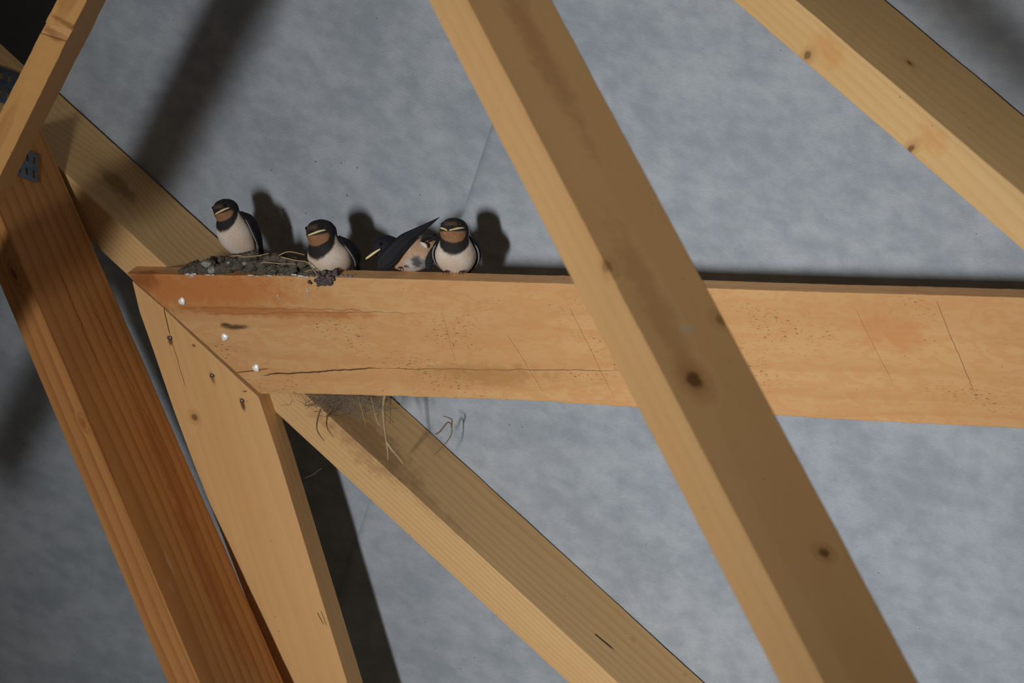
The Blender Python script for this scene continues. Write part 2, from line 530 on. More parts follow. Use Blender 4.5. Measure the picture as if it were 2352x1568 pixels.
eR2 = edges_from_right([(2032, 0), (2352, 266)], [(1826, 0), (2352, 448)], [(1682, 0), (2352, 576)], 0.003, 0.003)
def marksR2(loc, o, d, y, z):
    m0 = eR2[0][0]
    return [kn(loc, m0, M, 2088, 147, (.006, .004, .004), 1.0), kn(loc, m0, N, 1855, 128, (.0055, .012, .006), .8), kn(loc, m0, N, 2093, 340, (.0055, .012, .006), .9),
            ('stain_or_shade', tuple(loc(hit(1905, 115, m0, N))), (.03, .03, .02), srgb(200, 135, 72), .45),
            ('stain_or_shade', tuple(loc(hit(2140, 318, m0, N))), (.03, .03, .02), srgb(200, 135, 72), .45)]
rafter2, locR2 = timber('rafter', eR2, dict(light=(.67, .445, .20), dark=(.51, .29, .105), spacing=.009, contrast=.35, pith=(.6, .3), wob=.006),
    'pale rafter crossing the upper right corner with two brown knots on its lower edge', 'beam', seed=2, markf=marksR2, ext=(.5, .5))

# ------------------------------------------------------------------ boards nailed flat under the rafter
TB = .027                                                     # board thickness
fp0 = mem0 + N * (HB + TB)                                    # a point of the boards' front plane
def front(u, v): return hit(u, v, fp0, N)
top_px = [(290, 628), (420, 631), (640, 634), (800, 638), (950, 641.6), (1130, 647), (1312, 652), (1500, 658), (1620, 662), (1760, 667), (1900, 671.4), (2120, 677), (2352, 684), (2620, 692)]
bot_px = [(598, 905), (720, 905), (840, 908), (950, 911), (1100, 916), (1240, 921), (1400, 932), (1600, 944), (1800, 955), (1900, 961.7), (2120, 973), (2352, 984), (2620, 997)]
tO = front(640, 634)
tX = (front(2352, 684) - tO).normalized()
tY = N.cross(tX).normalized()                                 # up in the board's face
if tY.y < 0: tY = -tY
tZ = tX.cross(tY)                                             # equals N
inv_t = Matrix((tX, tY, tZ))
def locT(q): return inv_t @ (q - tO)
TIEF = frame(tO, tX, tY, tZ)
def dens(px, step=14, wob=.9, seed=0):
    out = []
    for (a, b), (c, d) in zip(px, px[1:]):
        n = max(1, int(math.hypot(c - a, d - b) / step))
        for i in range(n):
            t = i / n
            u, v = a + (c - a) * t, b + (d - b) * t
            out.append((u, v + wob * mnoise.noise(Vector((u * .035, seed, 0))) + .5 * wob * mnoise.noise(Vector((u * .13, seed, 5)))))
    out.append(px[-1])
    return out

def board(name, outline, loc, mat, thick, matrix, bev=.0013):
    pts = [loc(front(u, v)) for u, v in outline]
    bm = bmesh.new()
    vv = [bm.verts.new((q.x, q.y, 0)) for q in pts]
    f = bm.faces.new(vv)
    r = bmesh.ops.extrude_face_region(bm, geom=[f])
    for g in r['geom']:
        if isinstance(g, bmesh.types.BMVert): g.co.z = -thick
    bmesh.ops.recalc_face_normals(bm, faces=bm.faces)
    big = [f for f in bm.faces if len(f.verts) > 4]
    me = bpy.data.meshes.new(name); bm.to_mesh(me); bm.free()
    me.materials.append(mat)
    o = link(bpy.data.objects.new(name, me)); o.matrix_world = matrix
    b = o.modifiers.new('bevel', 'BEVEL'); b.width = bev; b.segments = 2; b.limit_method = 'ANGLE'; b.angle_limit = math.radians(50)
    return o

def T(u, v): return tuple(locT(front(u, v)))
def crk(a, b, w=.0012, wob=.003, st=.9): return ('crack', T(*a), T(*b), (0, 0, 1), w, wob, st)
tie_marks = [crk((590, 862), (900, 842), .0016, .004), crk((860, 846), (1480, 851), .0009, .003, .7), crk((540, 856), (625, 845), .0012, .002, .8),
    crk((1010, 700), (1060, 880), .0006, .003, .38), crk((1160, 760), (1260, 920), .0006, .003, .5), crk((1300, 690), (1420, 930), .0006, .003, .55),
    crk((2145, 680), (2250, 930), .0009, .003, .6), crk((1960, 700), (2060, 900), .0006, .004, .5),
    crk((400, 705), (720, 712), .0011, .006, .5), crk((450, 722), (900, 716), .0010, .006, .45), crk((640, 705), (1000, 722), .0008, .007, .4),
    ('stain_or_shade', T(470, 660), (.19, .040, .02), srgb(186, 112, 54), .75),
    ('stain_or_shade', T(600, 716), (.22, .010, .02), srgb(164, 96, 44), .6),
    ('stain_or_shade', T(540, 750), (.024, .005, .02), srgb(74, 58, 36), .9),
    ('stain_or_shade', T(520, 745), (.012, .003, .02), srgb(60, 48, 32), .8),
    ('stain_or_shade', T(1120, 860), (.13, .02, .02), srgb(152, 112, 58), .5),
    ('stain_or_shade', T(330, 640), (.03, .022, .02), srgb(120, 62, 26), .6),
    ('stain_or_shade', T(2050, 760), (.06, .04, .02), srgb(190, 125, 70), .45)]
tie_mat = wood('wood_tie', light=(.62, .375, .170), dark=(.46, .225, .083), pith=(-.03, -.30), spacing=.013, contrast=.38, wob=.014, marks=tie_marks, fuzz=.5, mold=.95, seed=11, figure=.42)
outline = dens(top_px, seed=1, wob=1.0) + dens(list(reversed(bot_px)), seed=2, wob=1.8)
tie = board('tie_board', outline, locT, tie_mat, TB, TIEF)
tag(tie, 'wide horizontal board with white nail heads that the four birds and the nest sit on', 'beam')

# brace board dropping from the mitre
aO = front(595, 905)
aX = (front(797, 1568) - aO).normalized()
aY = N.cross(aX).normalized(); aZ = aX.cross(aY)
inv_a = Matrix((aX, aY, aZ))
def locA(q): return inv_a @ (q - aO)
def A(u, v): return tuple(locA(front(u, v)))
br_marks = [('crack', A(375, 706), A(392, 775), (0, 0, 1), .0014, .001, .9), ('crack', A(392, 775), A(430, 900), (0, 0, 1), .0009, .002, .7),
    ('knot', A(447, 958), (.007, .006, .01), .8), ('stain_or_shade', A(391, 782), (.010, .005, .01), srgb(92, 60, 32), .9),
    ('stain_or_shade', A(488, 868), (.013, .0045, .01), srgb(86, 54, 28), .9), ('stain_or_shade', A(557, 928), (.013, .0045, .01), srgb(86, 54, 28), .9),  # recesses around the three nails, painted in dark brown
    ('stain_or_shade', A(445, 793), (.003, .004, .01), srgb(86, 54, 28), .9), ('stain_or_shade', A(563, 898), (.002, .005, .01), srgb(86, 54, 28), .8),
    ('crack', A(728, 1405), A(745, 1436), (0, 0, 1), .0014, .001, .8), ('crack', A(736, 1400), A(752, 1440), (0, 0, 1), .001, .001, .8),
    ('stain_or_shade', A(520, 1010), (.2, .035, .02), srgb(205, 160, 100), .3)]
brace_mat = wood('wood_brace', light=(.67, .41, .18), dark=(.54, .28, .10), pith=(.15, -.35), spacing=.011, contrast=.3, wob=.008, marks=br_marks, seed=12, fuzz=.5)
br_out = [(303, 646), (376, 709), (436, 767), (500, 826), (560, 882), (591, 910)] + dens([(595, 916), (640, 1052), (686, 1204), (797, 1568), (880, 1840)], wob=.0) \
         + dens([(745, 1840), (640, 1568), (571, 1390), (496, 1194), (446, 1068), (398, 940), (352, 806), (320, 716)], wob=.0)
AF = frame(aO, aX, aY, aZ)
brace = board('brace_board', br_out, locA, brace_mat, TB * 1.35, AF)
tag(brace, 'tan board hanging from the mitred corner with three rusty nails near its top', 'beam')

# ------------------------------------------------------------------ the other timbers
# post left of the brace
rL = [on_slope(144, 406, HB + .012), on_slope(652, 1568, HB + TB + .028)]
eL, nL_, nR_ = edges_theta([(-42, 396), (458, 1568)], [(-108, 396), (385, 1568)], None, 41, r3=rL)
def marksL(loc, o, d, y, z):
    m0 = eL[0][0]
    return [kn(loc, m0, nL_, 33, 628, (.013, .005, .008), .75), kn(loc, m0, nL_, 195, 968, (.008, .004, .006), .8),
            ('stain_or_shade', tuple(loc(hit(388, 1290, m0, nR_))), (.022, .0025, .004), srgb(190, 170, 145), .55),
            ('stain_or_shade', tuple(loc(hit(392, 1345, m0, nR_))), (.014, .004, .004), srgb(175, 150, 125), .45),
            ('stain_or_shade', tuple(loc(hit(480, 1330, m0, nR_))), (.16, .013, .02), srgb(140, 66, 26), .4),
            ('stain_or_shade', tuple(loc(hit(385, 1080, m0, nR_))), (.14, .009, .02), srgb(140, 70, 28), .35),
            ('crack', loc(hit(130, 610, m0, nR_)), loc(hit(240, 870, m0, nR_)), loc(m0 + nR_) - loc(m0), .001, .008, .5),
            ('crack', loc(hit(180, 640, m0, nR_)), loc(hit(420, 1120, m0, nR_)), loc(m0 + nR_) - loc(m0), .0012, .012, .45)]
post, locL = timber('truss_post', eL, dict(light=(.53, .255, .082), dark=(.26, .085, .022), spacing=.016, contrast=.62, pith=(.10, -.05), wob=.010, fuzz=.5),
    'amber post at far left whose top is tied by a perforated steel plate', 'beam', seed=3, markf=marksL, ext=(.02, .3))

# large strut in front of the tie
eF, _, nRF = edges_theta([(1072, 0), (1890, 1568)], [(983, 0), (1790, 1568)], [(1268, 0), (2112, 1568)], 55, depths=(7.2, 6.5))
nLF = _
def marksF(loc, o, d, y, z):
    m0 = eF[0][0]
    return [kn(loc, m0, nRF, 1594, 872, (.019, .010, .012), 1.0), kn(loc, m0, nRF, 1893, 1270, (.009, .007, .008), .9), kn(loc, m0, nRF, 1392, 610, (.012, .009, .010), .5),
            kn(loc, m0, nRF, 1655, 735, (.012, .008, .008), .55),
            ('stain_or_shade', tuple(loc(hit(1230, 100, m0, nRF))), (.2, .016, .02), srgb(130, 70, 36), .3),
            ('stain_or_shade', tuple(loc(hit(1500, 690, m0, nRF))), (.16, .012, .02), srgb(135, 76, 36), .25),
            ('stain_or_shade', tuple(loc(hit(1578, 755, m0, nRF))), (.007, .0035, .01), srgb(190, 175, 150), .7)]
strut, locF = timber('diagonal_strut', eF, dict(light=(.66, .41, .185), dark=(.50, .265, .09), spacing=.02, contrast=.22, pith=(.25, .12), wob=.01),
    'thick diagonal strut nearest the viewer, crossing in front of the horizontal board', 'beam', seed=4, markf=marksF, ext=(.8, .8))

# notched strut in the upper left corner
mS = [on_slope(200, 0, .62), on_slope(0, 405, .62)]
eS, nLS, nRS = edges_theta([(200, 0), (0, 405)], [(131, 0), (0, 261)], [(244, 0), (0, 478)], 6, m3=mS)
def marksS(loc, o, d, y, z):
    m0 = eS[0][0]
    return [('stain_or_shade', tuple(loc(hit(160, 58, m0, nLS))), (.006, .03, .02), srgb(120, 64, 26), .6),
            ('stain_or_shade', tuple(loc(hit(118, 80, m0, nLS))), (.006, .02, .02), srgb(120, 64, 26), .5)]
S_obj, locS = timber('notched_strut', eS, dict(light=(.60, .335, .12), dark=(.37, .16, .045), spacing=.0085, contrast=.6, pith=(.02, -.06), wob=.007),
    'rough sawn strut with a saw notch cutting across the upper left corner', 'beam', seed=5, markf=marksS, ext=(.9, .8), rough=.0010, nseg=420)
# cut the saw notch across the front face
def cut_notch(o):
    q0, q1 = Vector(locS(hit(105, 52, eS[0][0], nLS))), Vector(locS(hit(172, 72, eS[0][0], nLS)))
    q2, q3 = Vector(locS(hit(93, 78, eS[0][0], nLS))), Vector(locS(hit(155, 98, eS[0][0], nLS)))
    ds = locS(eS[0][0] + nLS) - locS(eS[0][0])
    ya = (q1 - q0).normalized() * .02
    pts = [q0 - ya + ds * .01, q1 + ya + ds * .01, q3 + ya + ds * .01, q2 - ya + ds * .01]
    low = [q0 - ya - ds * .016, q1 + ya - ds * .016, q3 + ya - ds * .004, q2 - ya - ds * .004]
    vs_ = pts + low
    me = bpy.data.meshes.new('cut'); me.from_pydata([tuple(v) for v in vs_], [], [(0, 1, 2, 3), (7, 6, 5, 4), (0, 4, 5, 1), (1, 5, 6, 2), (2, 6, 7, 3), (3, 7, 4, 0)])
    bm = bmesh.new(); bm.from_mesh(me); bmesh.ops.recalc_face_normals(bm, faces=bm.faces); bm.to_mesh(me); bm.free()
    c = link(bpy.data.objects.new('cut', me)); c.matrix_world = o.matrix_world
    for m in list(o.modifiers): o.modifiers.remove(m)
    bo = o.modifiers.new('notch', 'BOOLEAN'); bo.object = c; bo.operation = 'DIFFERENCE'; bo.solver = 'EXACT'
    dg = bpy.context.evaluated_depsgraph_get(); dg.update()
    new = bpy.data.meshes.new_from_object(o.evaluated_get(dg))
    o.modifiers.clear(); o.data = new
    bpy.data.objects.remove(c)
    b = o.modifiers.new('bevel', 'BEVEL'); b.width = .001; b.segments = 1; b.limit_method = 'ANGLE'; b.angle_limit = math.radians(60)
bpy.context.view_layer.update()
cut_notch(S_obj)

# ------------------------------------------------------------------ perforated steel plate at the top of the post
steel = plain('galvanised_steel', (.20, .26, .32), .45, .75, var=.5, scale=90)
def plate(p0, nrm, px_org, px_dir, px_box, nx, ny, label):
    """px_dir: two pixels giving the plate's upward direction; px_box: pixels that bound it"""
    q0 = p0 + nrm * .0022
    PL = lambda u, v: hit(u, v, q0, nrm)
    o0 = PL(*px_org)
    ya = (PL(*px_dir[0]) - PL(*px_dir[1])).normalized()
    xa = ya.cross(nrm).normalized()
    if xa.x < 0: xa = -xa
    inv = Matrix((xa, ya, nrm))
    b = [inv @ (PL(*p) - o0) for p in px_box]
    x0, x1 = min(q.x for q in b), max(q.x for q in b)
    y0, y1 = min(q.y for q in b), max(q.y for q in b)
    bm = bmesh.new()
    cw, ch = (x1 - x0) / nx, (y1 - y0) / ny
    xs = sorted([x0 + cw * i + cw * t for i in range(nx) for t in (0, .30, .70)] + [x1])
    ys = sorted([y0 + ch * j + ch * t for j in range(ny) for t in (0, .28, .74)] + [y1])
    g = [[bm.verts.new((x, y, 0)) for x in xs] for y in ys]
    for j in range(len(ys) - 1):
        for i in range(len(xs) - 1):
            if i % 3 == 1 and j % 3 == 1: continue
            bm.faces.new((g[j][i], g[j][i + 1], g[j + 1][i + 1], g[j + 1][i]))
    me = bpy.data.meshes.new('nail_plate'); bm.to_mesh(me); bm.free()
    me.materials.append(steel)
    o = link(bpy.data.objects.new('nail_plate', me))
    o.matrix_world = frame(o0, xa, ya, nrm)
    sm = o.modifiers.new('thick', 'SOLIDIFY'); sm.thickness = .0014; sm.offset = 0
    return tag(o, label, 'metal plate', 'perforated plates at the truss joint')
plate(eL[0][0], nR_, (60, 380), ((88, 310), (84, 418)), [(84, 420), (22, 330)], 4, 2, 'perforated steel plate at the head of the amber post, right of the notched strut')
plate(eR1[0][0], M, (20, 200), ((30, 165), (22, 245)), [(-25, 172), (52, 172), (45, 250)], 4, 2, 'dark perforated steel plate on the rafter, left of the notched strut')

# ------------------------------------------------------------------ nails
glint_white = plain('glint_white_nail', (.93, .93, .91), .4, .12, var=.08, scale=500)  # near-white diffuse base paints the glint onto the nail heads
rust = plain('dull_nail', (.20, .17, .15), .5, .7, var=.5, scale=400)
def nail(u, v, loc, matrix, mat, r, label, tilt, cupped=True):
    c = Vector(loc(front(u, v)))
    m = MB(); n = 20
    prof = [(r * .36, -.005), (r * .36, .0012), (r * .98, .0014), (r * 1.02, .0021), (r * .86, .0030), (r * .45, .0036), (0.00001, .0038)]
    vs_, fs = [], []
    rnd = random.Random(int(u))
    for (pr, pz_) in prof:
        for k in range(n):
            q = 2 * math.pi * k / n
            w = 1 + .10 * math.sin(3 * q + u) + .05 * math.sin(5 * q)
            vs_.append(Vector((math.cos(q) * pr * w, math.sin(q) * pr * w * 1.08, pz_)))
    for i in range(len(prof) - 1):
        for k in range(n):
            fs.append((i * n + k, i * n + (k + 1) % n, i * n + n + (k + 1) % n, i * n + n + k))
    hv = (matrix.to_3x3().inverted() @ (CM.to_3x3() @ Vector((-.17, -.06, .98)))).normalized()
    ax = Vector((0, 0, 1)).cross(hv)
    rot = Matrix.Rotation(tilt[1], 3, 'Y') @ Matrix.Rotation(math.acos(hv.z) * tilt[0], 3, ax)
    m.add([rot @ q for q in vs_], fs)
    o = m.build('nail', mat, None, None, True)
    o.matrix_world = matrix @ Matrix.Translation(c)
    return tag(o, label, 'nail', 'nails along the mitre joint')
nail(419, 691, locT, TIEF, glint_white, .0052, 'uppermost of three bright nail heads in the horizontal board', (.62, -.05))
nail(517, 773, locT, TIEF, glint_white, .0052, 'middle of three bright nail heads, below the black mould smudge', (.5, .06))
nail(589, 844, locT, TIEF, glint_white, .0052, 'lowest of three bright nail heads, beside the crack in the board', (.62, .02))
nail(391, 775, locA, AF, rust, .0036, 'dull nail at the crack near the top of the hanging tan board', (0, 0))
nail(488, 861, locA, AF, rust, .0032, 'middle dull nail in the hanging tan board', (.1, .1))
nail(557, 919, locA, AF, rust, .0032, 'lowest dull nail in the tan board, just below the mitre corner', (.1, 0))

# ------------------------------------------------------------------ things on the tie board's top edge
def vtop(u):
    for (a, b), (c, d) in zip(top_px, top_px[1:]):
        if a <= u <= c: return b + (d - b) * (u - a) / (c - a)
def top_pt(u, back=0.0, up=0.0):                              # point on the top edge in the camera frame
    return front(u, vtop(u)) - N * back + tY * up
PXM = front(640, 634).length / F                              # metres per pixel at the board

# ---- nest
mud = plain('dry_mud', (.13, .115, .085), .95, var=.75, scale=260, bump=.9, dark=(.035, .03, .022))
straw_m = plain('straw', (.42, .32, .17), .6, var=.4, scale=150, dark=(.22, .15, .07))
straw_d = plain('old_straw', (.16, .12, .07), .7, var=.4, scale=150)
nO = top_pt(580)
NF = frame(nO, tX, tY, tZ)
def locN(q): return inv_t @ (q - nO)
nest = empty('nest', NF)
tag(nest, 'low mud and straw swallow nest on the left end of the horizontal board', 'nest')
rnd = random.Random(5)
mb = MB()
def nestp(u, back, up): return Vector(locN(top_pt(u, back, up)))
for i in range(210):
    u = rnd.uniform(412, 716)
    prof = 6 + 34 * math.exp(-((u - 555) / 62) ** 2) + 24 * math.exp(-((u - 660) / 36) ** 2) + 14 * math.exp(-((u - 478) / 34) ** 2)
    back = rnd.uniform(.006, .034)
    up = rnd.random() ** .8 * prof * PXM * (.55 + .45 * min(1, back / .02))
    r = rnd.uniform(.0035, .0075)
    mb.ball(nestp(u, back, max(.001, up - r * .5)), (r * rnd.uniform(.9, 1.4), r * rnd.uniform(.7, 1.0), r * rnd.uniform(.8, 1.1)), 10, 7, None, .55, i)
for (u, up, r) in [(478, 24, 12), (487, 10, 11), (525, 24, 12), (575, 20, 16), (600, 22, 13), (545, 18, 13), (615, 34, 12), (570, 42, 12), (585, 46, 11), (634, 40, 13), (650, 30, 12), (672, 28, 13), (690, 24, 11), (440, 12, 11), (455, 16, 10), (510, 14, 10), (425, 6, 8)]:
    mb.ball(nestp(u, .010, up * PXM), (r * PXM * 1.1, r * PXM * .9, r * PXM), 14, 10, None, .4, u)
mb.build('mud_rim', mud, nest)
frost = plain('whitened_mud', (.42, .41, .38), .9, var=.7, scale=420, bump=.8, dark=(.09, .085, .07))
for (u, up, r) in [(476, 27, 10), (486, 11, 10), (566, 29, 6), (528, 30, 5)]:
    b2 = MB(); b2.ball(nestp(u, .004, up * PXM), (r * PXM * 1.1, r * PXM * .8, r * PXM), 14, 10, None, .45, u + 2)
    o = b2.build('mud_pellet', frost, nest); o['label'] = 'whitened mud pellet'
straws = [[(548, 590, .004), (585, 588, .001), (617, 582, .004)], [(605, 600, .002), (640, 605, .0), (680, 606, .003)], [(645, 590, .003), (680, 598, .001), (705, 602, -.003), (722, 622, -.008), (731, 636, -.009)],
          [(640, 586, .006), (664, 578, .004), (700, 585, .008)], [(530, 588, .01), (575, 585, .006), (600, 588, .01)], [(700, 624, -.001), (712, 620, -.004), (722, 619, -.006)], [(600, 604, .0), (612, 602, -.001), (650, 606, .003)]]
def px_on_tie(u, v, back):                                     # pixel on the plane 'back' metres behind the board front
    return hit(u, v, fp0 - N * back, N)
for i, s in enumerate(straws):
    b2 = MB()
    pts = catmull([tuple(locN(px_on_tie(u, v, b))) for u, v, b in s], 6)
    b2.tube(pts, [.0010 * (1 - .4 * k / len(pts)) for k in range(len(pts))], 6)
    b2.build('straw', straw_m, nest)
for i in range(26):                                           # root fibres in the mud
    u = rnd.uniform(430, 705); b2 = []
    v0 = vtop(u) - rnd.uniform(6, 34)
    a = rnd.uniform(-.6, .6); ln = rnd.uniform(14, 40)
    pts = [(u + math.cos(a) * ln * t, v0 + math.sin(a) * ln * t + 6 * math.sin(t * 3 + i) * t, .004 + .006 * rnd.random()) for t in (0, .35, .7, 1)]
    m = MB(); m.tube(catmull([tuple(locN(px_on_tie(*q))) for q in pts], 4), .0006, 5)
    m.build('root_fibre', straw_d, nest)

# ---- dropping clump hanging over the edge below the second bird, and white splashes
clump_m = plain('dropping_clump', (.045, .030, .030), .95, var=.45, scale=330, bump=.9, dark=(.30, .25, .24))
mb = MB(); cO = top_pt(742)
for i in range(110):
    u = 741 + rnd.gauss(0, 13); t = rnd.random()
    v = 622 + 32 * t
    b = -.002 if v > 638 else .012 * rnd.random()
    r = rnd.uniform(.0016, .0034) * (1.2 - .4 * t)
    mb.ball(inv_t @ (px_on_tie(u + (0 if t < .6 else -2), v, b) - cO), (r, r, r * .8), 9, 7, None, .6, i + 300)
for i in range(9):
    mb.ball(inv_t @ (px_on_tie(758 + rnd.gauss(0, 3), 640 + i * 1.6, -.002) - cO), .0026, 8, 6, None, .6, i + 400)
o = mb.build('dropping_clump', clump_m); o.matrix_world = frame(cO, tX, tY, tZ)
tag(o, 'dark crusted clump of droppings hanging over the board edge below the second bird', 'droppings')
white_m = plain('white_dropping', (.62, .60, .58), .8, var=.6, scale=300, bump=.5, dark=(.34, .29, .25))
def splash(pxs, label, group=None):
    m = MB(); c = px_on_tie(pxs[0][0], pxs[0][1], 0)
    for i, (u, v, ru, rv) in enumerate(pxs):
        q = inv_t @ (px_on_tie(u, v, 0) - c)
        m.ball(q, (ru * PXM, rv * PXM, .0009), 14, 8, None, .6, i + int(u))
    o = m.build('bird_dropping', white_m); o.matrix_world = frame(c, tX, tY, tZ)
    return tag(o, label, 'droppings', 'white bird droppings on the horizontal board')
splash([(430, 630, 8, 3), (440, 633, 6, 4), (446, 629, 7, 2.5), (437, 637, 3, 2)], 'white splash of droppings at the board edge under the left end of the nest')
splash([(478, 631, 9, 1.8), (489, 631, 5, 1.5)], 'thin white streak of droppings under the two whitened mud pellets')
splash([(575, 632, 10, 2), (590, 634, 6, 1.5), (617, 633, 9, 2)], 'pale streak of droppings along the board edge below the nest middle')
splash([(690, 634, 12, 3), (705, 637, 6, 3), (676, 631, 8, 2.5)], 'whitish crust of droppings on the board edge left of the dark clump')
splash([(638, 679, 2.4, 3.2), (641, 686, 1.4, 4), (645, 692, 1.2, 3)], 'small white drip on the board face below the nest')
splash([(706, 668, 2, 7), (709, 677, 1.6, 4)], 'pale vertical drip on the board face left of the dark clump')

crust_m = plain('grey_crust', (.34, .30, .27), .9, var=.7, scale=350, bump=.6, dark=(.10, .075, .06))
mb = MB(); cC = top_pt(690)
for i in range(70):
    u = rnd.uniform(600, 806); bk = rnd.uniform(.0015, .012)
    mb.ball(inv_t @ (top_pt(u, bk) - cC), (rnd.uniform(.0015, .005), rnd.uniform(.0006, .0014), rnd.uniform(.001, .0025)), 9, 6, None, .5, i + 900)
o = mb.build('dropping_crust', crust_m); o.matrix_world = frame(cC, tX, tY, tZ)
tag(o, 'grey crust of old droppings on the board top below the second bird', 'droppings')

# ------------------------------------------------------------------ straw and web under the board
bO = px_on_tie(860, 915, .02)
bF = frame(bO, Vector((1, 0, 0)), Vector((0, 1, 0)), Vector((0, 0, 1)))
r1plane = eR1[0][0]
def hang(name, pts, rad, mat, label, cat, forks=()):
    m = MB()
    for path in [pts] + list(forks):
        pp = catmull([tuple(px_on_tie(u, v, b) - bO) for u, v, b in path], 7)
        m.tube(pp, [rad * (1 - .55 * k / len(pp)) for k in range(len(pp))], 7)
    o = m.build(name, mat); o.matrix_world = bF
    return tag(o, label, cat)
hang('straw_stalk', [(884, 908, .012), (880, 935, .014), (882, 970, .014), (887, 1010, .016), (891, 1040, .016), (891, 1056, .016)], .0021, straw_m,
     'pale straw stalk hanging under the horizontal board, forked at its tip', 'straw', [[(888, 1015, .016), (900, 1032, .014), (912, 1046, .012), (927, 1065, .010)]])
hang('dry_straw', [(853, 912, .014), (860, 945, .016), (868, 970, .016), (874, 978, .016)], .0013, straw_m, 'short bright straw blade left of the forked stalk', 'straw')
hang('straw_wisp', [(823, 910, .014), (832, 945, .018), (840, 976, .018)], .0009, straw_m, 'thin straw wisp hanging among the cobwebs', 'straw')
hang('dry_straw', [(894, 912, .012), (897, 940, .014), (896, 972, .015)], .0008, straw_d, 'dark thin blade hanging just right of the forked stalk', 'straw')
hang('root_twig', [(736, 940, -.004), (729, 965, -.004), (728, 985, -.004), (735, 1000, -.004), (745, 1012, -.004)], .0013, straw_d, 'dark curved rootlet hanging in front of the pale rafter edge', 'twig')
curl_m = plain('dry_tendril', (.25, .16, .07), .7, var=.4, scale=120)
hang('dry_tendril', [(1000, 997, .085), (1010, 991, .09), (1022, 976, .10), (1030, 969, .105), (1037, 977, .11), (1037, 996, .11), (1028, 1012, .10), (1012, 1030, .085), (995, 1046, .075)], .0012, curl_m,
     'looping dry tendril standing off the rafter under the board', 'tendril', [[(1037, 980, .11), (1038, 964, .105), (1028, 958, .10), (1018, 955, .10)]])
web_m = plain('cobweb_thread', (.21, .175, .14), .8)
m = MB()
rnd = random.Random(9)
for i in range(150):
    u = rnd.uniform(690, 905); v0 = 905 + (u - 690) * .03
    pts = [(u, v0, .01 + .03 * rnd.random())]
    n = rnd.randint(2, 4)
    for k in range(n):
        pu, pv, pb = pts[-1]
        pts.append((pu + rnd.gauss(0, 16), min(pv + abs(rnd.gauss(6, 12)), 920 + 55 * max(0, 1 - abs(u - 810) / 130)), pb + rnd.gauss(0, .006)))
    m.tube(catmull([tuple(px_on_tie(a, b, max(.004, c)) - bO) for a, b, c in pts], 3), .0002 if i % 3 else .00034, 4)
for (a, b) in [((740, 935), (800, 912)), ((800, 952), (812, 915)), ((760, 928), (800, 960)), ((800, 945), (832, 943)), ((700, 1098), (738, 1075)), ((790, 915), (838, 975)), ((858, 920), (905, 970)), ((745, 925), (790, 905))]:
    pa, pb_ = px_on_tie(*a, .018) - bO, px_on_tie(*b, .022) - bO
    m.tube([pa, (pa + pb_) / 2 + Vector((0, -.002, 0)), pb_], .0004, 4)
o = m.build('cobweb', web_m); o.matrix_world = bF
tag(o, 'dusty cobweb tangle hanging under the horizontal board beside the straw', 'cobweb', kind='stuff')
o = None

# ------------------------------------------------------------------ birds
DARK = (.010, .011, .018); DARK2 = (.018, .016, .016)
CREAM = (.66, .53, .42); CREAM2 = (.70, .62, .54); BUFF = (.52, .33, .21)
RUFOUS = (.27, .130, .062); FORE = (.10, .060, .036)
plum = plumage('swallow_plumage')
wing_m = plumage('swallow_wing', .75, .15, (60, 400, 60))
beak_m = plain('beak_horn', (.018, .016, .017), .35)
gape_m = plain('gape_yellow', (.78, .66, .34), .5, var=.15, scale=300)
eye_m = plain('eye_black', (.004, .004, .004), .08)
foot_m = plain('bird_foot', (.055, .038, .036), .6, var=.4, scale=500)

def ring_loft(st, nper=9, seg=64):
    """st: (y,z,rx,rn) in the sagittal plane -> verts with station index and angle; caps closed by tiny end rings"""
    s = catmull(st, nper)
    out = []
    for i, q in enumerate(s):
        a, b = s[max(i - 1, 0)], s[min(i + 1, len(s) - 1)]
        ty, tz = b[0] - a[0], b[1] - a[1]
        L = math.hypot(ty, tz) or 1; ty, tz = ty / L, tz / L
        ny, nz = -tz, ty                                      # towards the belly
        for k in range(seg):
            ph = 2 * math.pi * k / seg
            p = Vector((math.sin(ph) * max(q[2], .3), q[0] + ny * math.cos(ph) * max(q[3], .3), q[1] + nz * math.cos(ph) * max(q[3], .3)))
            out.append((p, i / nper, ph if ph <= math.pi else ph - 2 * math.pi))
    faces = []
    for i in range(len(s) - 1):
        for k in range(seg):
            faces.append((i * seg + k, i * seg + (k + 1) % seg, (i + 1) * seg + (k + 1) % seg, (i + 1) * seg + k))
    faces.append(tuple(range(seg))[::-1]); faces.append(tuple((len(s) - 1) * seg + k for k in range(seg)))
    return out, faces

